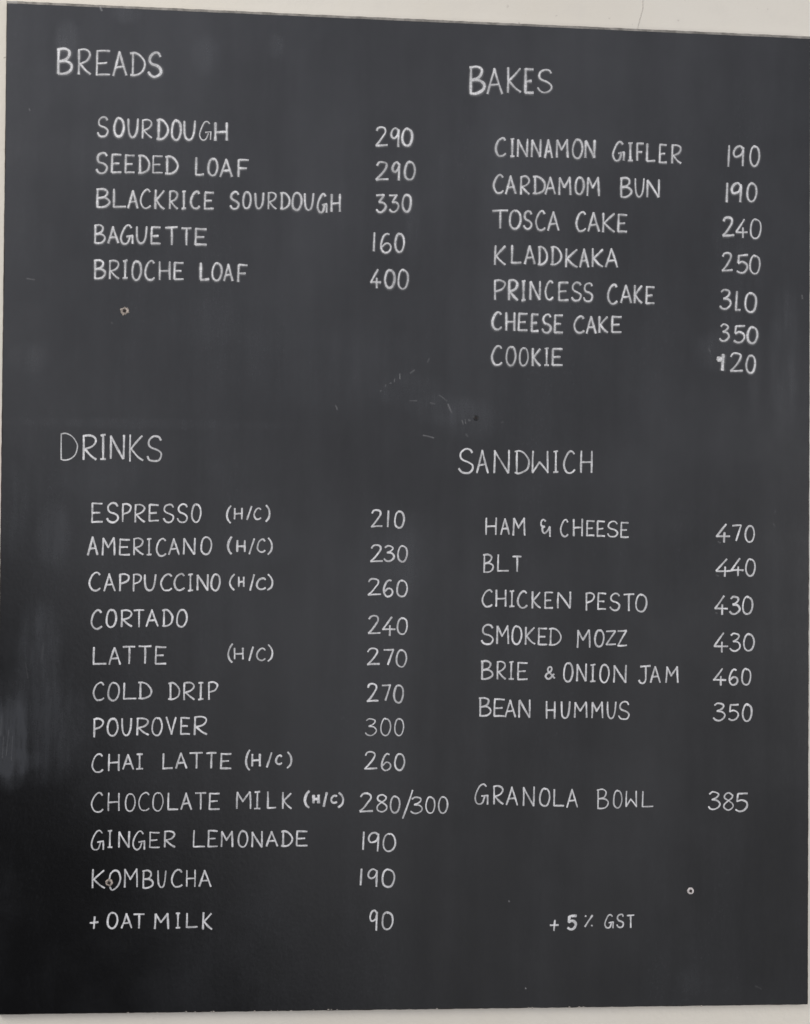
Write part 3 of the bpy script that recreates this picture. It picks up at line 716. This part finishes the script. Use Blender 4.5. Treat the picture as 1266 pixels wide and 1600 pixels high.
# ------------------------------------------------------------------ screws
def lathe(prof, seg=28, wob=0.0):
    V_, F_ = [], []
    for i in range(seg):
        a = 2 * math.pi * i / seg; k_ = 1 + rng.uniform(-wob, wob)
        for r, y in prof:
            V_.append((math.cos(a) * r * k_, y, math.sin(a) * r * k_))
    m_ = len(prof)
    for i in range(seg):
        j = (i + 1) % seg
        for q in range(m_ - 1):
            F_.append((i * m_ + q, j * m_ + q, j * m_ + q + 1, i * m_ + q + 1))
    return V_, F_


def screw(x, z, r, mat, hole, wob=0.05):
    v, f = lathe([(r, 0.0), (r * 0.96, -0.0007), (r * 0.80, -0.0012), (r * 0.50, -0.0013), (r * 0.40, -0.0007), (r * 0.02, -0.0006)], 28, wob)
    s = part('screw', mesh('screw', v, f, True), mat, loc=(x, 0, z - BOTTOM))
    if hole <= 0.15:                                  # recess packed with chalk
        return s
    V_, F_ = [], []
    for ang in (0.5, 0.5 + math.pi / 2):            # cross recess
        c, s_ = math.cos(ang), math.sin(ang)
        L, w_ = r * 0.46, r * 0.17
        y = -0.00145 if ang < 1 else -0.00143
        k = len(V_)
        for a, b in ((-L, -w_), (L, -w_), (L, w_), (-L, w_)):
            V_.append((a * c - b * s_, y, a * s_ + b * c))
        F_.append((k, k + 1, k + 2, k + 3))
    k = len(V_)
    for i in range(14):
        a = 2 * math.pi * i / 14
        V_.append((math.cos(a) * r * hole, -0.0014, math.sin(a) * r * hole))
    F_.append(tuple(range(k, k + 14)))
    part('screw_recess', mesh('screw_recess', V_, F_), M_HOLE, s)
    return s


(sx0, sz0), (sx1, sz1), (sx2, sz2) = SCREWS
screw(sx0, sz0, 0.0060, M_SCREW, 0.24, 0.20)['label'] = 'screw head with cream paint flaked off round it, below BRIOCHE LOAF'
screw(sx1, sz1, 0.0055, M_SCREW, 0.28, 0.12)['label'] = 'worn screw head caught in the O of KOMBUCHA'
screw(sx2, sz2, 0.0052, M_SCREW_WHITE, 0.34, 0.05)['label'] = 'pale ring-like screw head above GST'
screw(*CHALKED_SCREW, 0.0044, M_CHALKED, 0.10, 0.14)['label'] = 'screw head rubbed white with chalk beside the price 120'
screw(*DARK_SCREW, 0.0040, M_SCREW_DARK, 0.30, 0.06)['label'] = 'painted-over screw head in the scuffed middle of the board'


# ------------------------------------------------------------------ chalk strokes
def catmull(pts, n_):
    e = [(2 * pts[0][0] - pts[1][0], 2 * pts[0][1] - pts[1][1])] + list(pts) + [(2 * pts[-1][0] - pts[-2][0], 2 * pts[-1][1] - pts[-2][1])]
    out = []
    for i in range(1, len(e) - 2):
        a, b, c, d_ = e[i - 1:i + 3]
        for k in range(n_):
            t = k / n_
            out.append(tuple(0.5 * (2 * b[q] + (c[q] - a[q]) * t + (2 * a[q] - 5 * b[q] + 4 * c[q] - d_[q]) * t * t + (3 * b[q] - a[q] - 3 * c[q] + d_[q]) * t ** 3) for q in (0, 1)))
    out.append(tuple(pts[-1]))
    return out


class Chalk:
    """Collects strokes of one piece of writing as thin, slightly domed layers of chalk with crumbling edges."""
    def __init__(s, soft):
        s.v, s.f, s.a, s.soft, s.k = [], [], [], soft, 0

    def stroke(s, pts, width, dens, fuzzy=False):
        hw = width / 2
        pts = resample(pts, 0.0016)
        # longer ends that fade out
        def ext(a, b):
            L = math.hypot(a[0] - b[0], a[1] - b[1]) or 1
            return (a[0] + (a[0] - b[0]) / L * hw * 0.6, a[1] + (a[1] - b[1]) / L * hw * 0.6)
        pts = [ext(pts[0], pts[1])] + pts + [ext(pts[-1], pts[-2])]
        halo = 0.17 if s.soft else 0.06
        wide = 2.3 if s.soft else 1.45
        e_ = 1.10 if s.soft else 1.0
        prof = ((-wide, 0.0), (-e_, halo), (-0.72, 0.95), (0.0, 1.0), (0.72, 0.95), (e_, halo), (wide, 0.0))
        if fuzzy:
            prof = ((-1.9, 0.0), (-1.1, 0.22), (-0.5, 0.7), (0.0, 1.0), (0.5, 0.7), (1.1, 0.22), (1.9, 0.0))
        y0 = -0.00025 - 0.000014 * s.k; s.k += 1
        n_ = len(pts); base = len(s.v)
        wa, wb = rng.uniform(0, 6.28), rng.uniform(0, 6.28)
        da = rng.uniform(0, 6.28)
        for i, (x, z) in enumerate(pts):
            a = pts[max(0, i - 1)]; b = pts[min(n_ - 1, i + 1)]
            dx, dz = b[0] - a[0], b[1] - a[1]; L = math.hypot(dx, dz) or 1
            px, pz = -dz / L, dx / L
            t = i / (n_ - 1)
            h = hw * (1 + 0.10 * math.sin(wa + 7 * t) + 0.06 * math.sin(wb + 17 * t) + rng.uniform(-0.07, 0.07))
            end = i in (0, n_ - 1)
            if end:
                h *= 0.6
            al = dens * (1 + 0.16 * math.sin(da + 5 * t)) * rng.uniform(0.86, 1.08)
            for o_, c in prof:
                fall = (0.0010 if abs(o_) > 2 else 0.0004 if abs(o_) > 1 else 0.0) if s.soft else 0.0
                s.v.append((x + px * h * o_, y0 - 0.00022 * max(0.0, 1 - abs(o_)), z + pz * h * o_ - fall))
                s.a.append(0.0 if end else min(1.0, c * al))
            if i:
                for q in range(6):
                    k = base + 7 * i + q
                    s.f.append((k - 7, k - 6, k + 1, k))

    def build(s, name, parent=None):
        me = mesh(name, s.v, s.f, True)
        at = me.attributes.new('cover', 'FLOAT', 'POINT'); at.data.foreach_set('value', s.a)
        return part(name, me, M_CHALK, parent)


PEN = 0.00285
for name, soft, glyphs in WRITING:
    words, run = [], []
    for g in glyphs:                     # 0 stands for a gap between words
        if g == 0:
            words.append(run); run = []
        else:
            run.append(g)
    words.append(run)
    line_dens = rng.uniform(0.93, 1.0) * (0.95 if soft else 1.0)
    first = None
    for run in words:
        c = Chalk(soft)
        for ch, ox, oz, ux, uz, vx, vz, wt in run:
            big = 1.04 if name == 'heading' else 1.0
            dens = (1.0 if wt >= 1 else 0.72 + 0.28 * wt) * line_dens * rng.uniform(0.93, 1.0)
            for kind, pts in GLYPHS[ch]:
                q = [(a + rng.uniform(-0.02, 0.02), b + rng.uniform(-0.014, 0.014)) for a, b in pts]
                if kind == 'C':
                    q = catmull(q, 6)
                elif len(q) == 2:
                    (a0, b0), (a1, b1) = q
                    bow = rng.uniform(-0.02, 0.02); da_, db_ = a1 - a0, b1 - b0
                    q = [(a0 + da_ * t - db_ * bow * math.sin(math.pi * t), b0 + db_ * t + da_ * bow * math.sin(math.pi * t)) for t in (0, 0.2, 0.4, 0.6, 0.8, 1)]
                else:
                    q = catmull(q, 5)
                P = [((ox + ux * a + vx * b) * 1e-4, (oz + uz * a + vz * b) * 1e-4) for a, b in q]
                c.stroke(P, PEN * big * wt * rng.uniform(0.9, 1.08), dens * rng.uniform(0.82, 1.0))
        if first is None:
            first = c.build(name)
        else:                            # the further words of the same line hang under its first word
            c.build('written_word', first)

for path, wmm, dens in MARKS:
    c = Chalk(1)
    p = catmull(path, 4) if len(path) > 2 else path
    c.stroke(p, wmm * 0.001 * 0.9, dens * 0.38, True)
    c.build('chalk_mark')
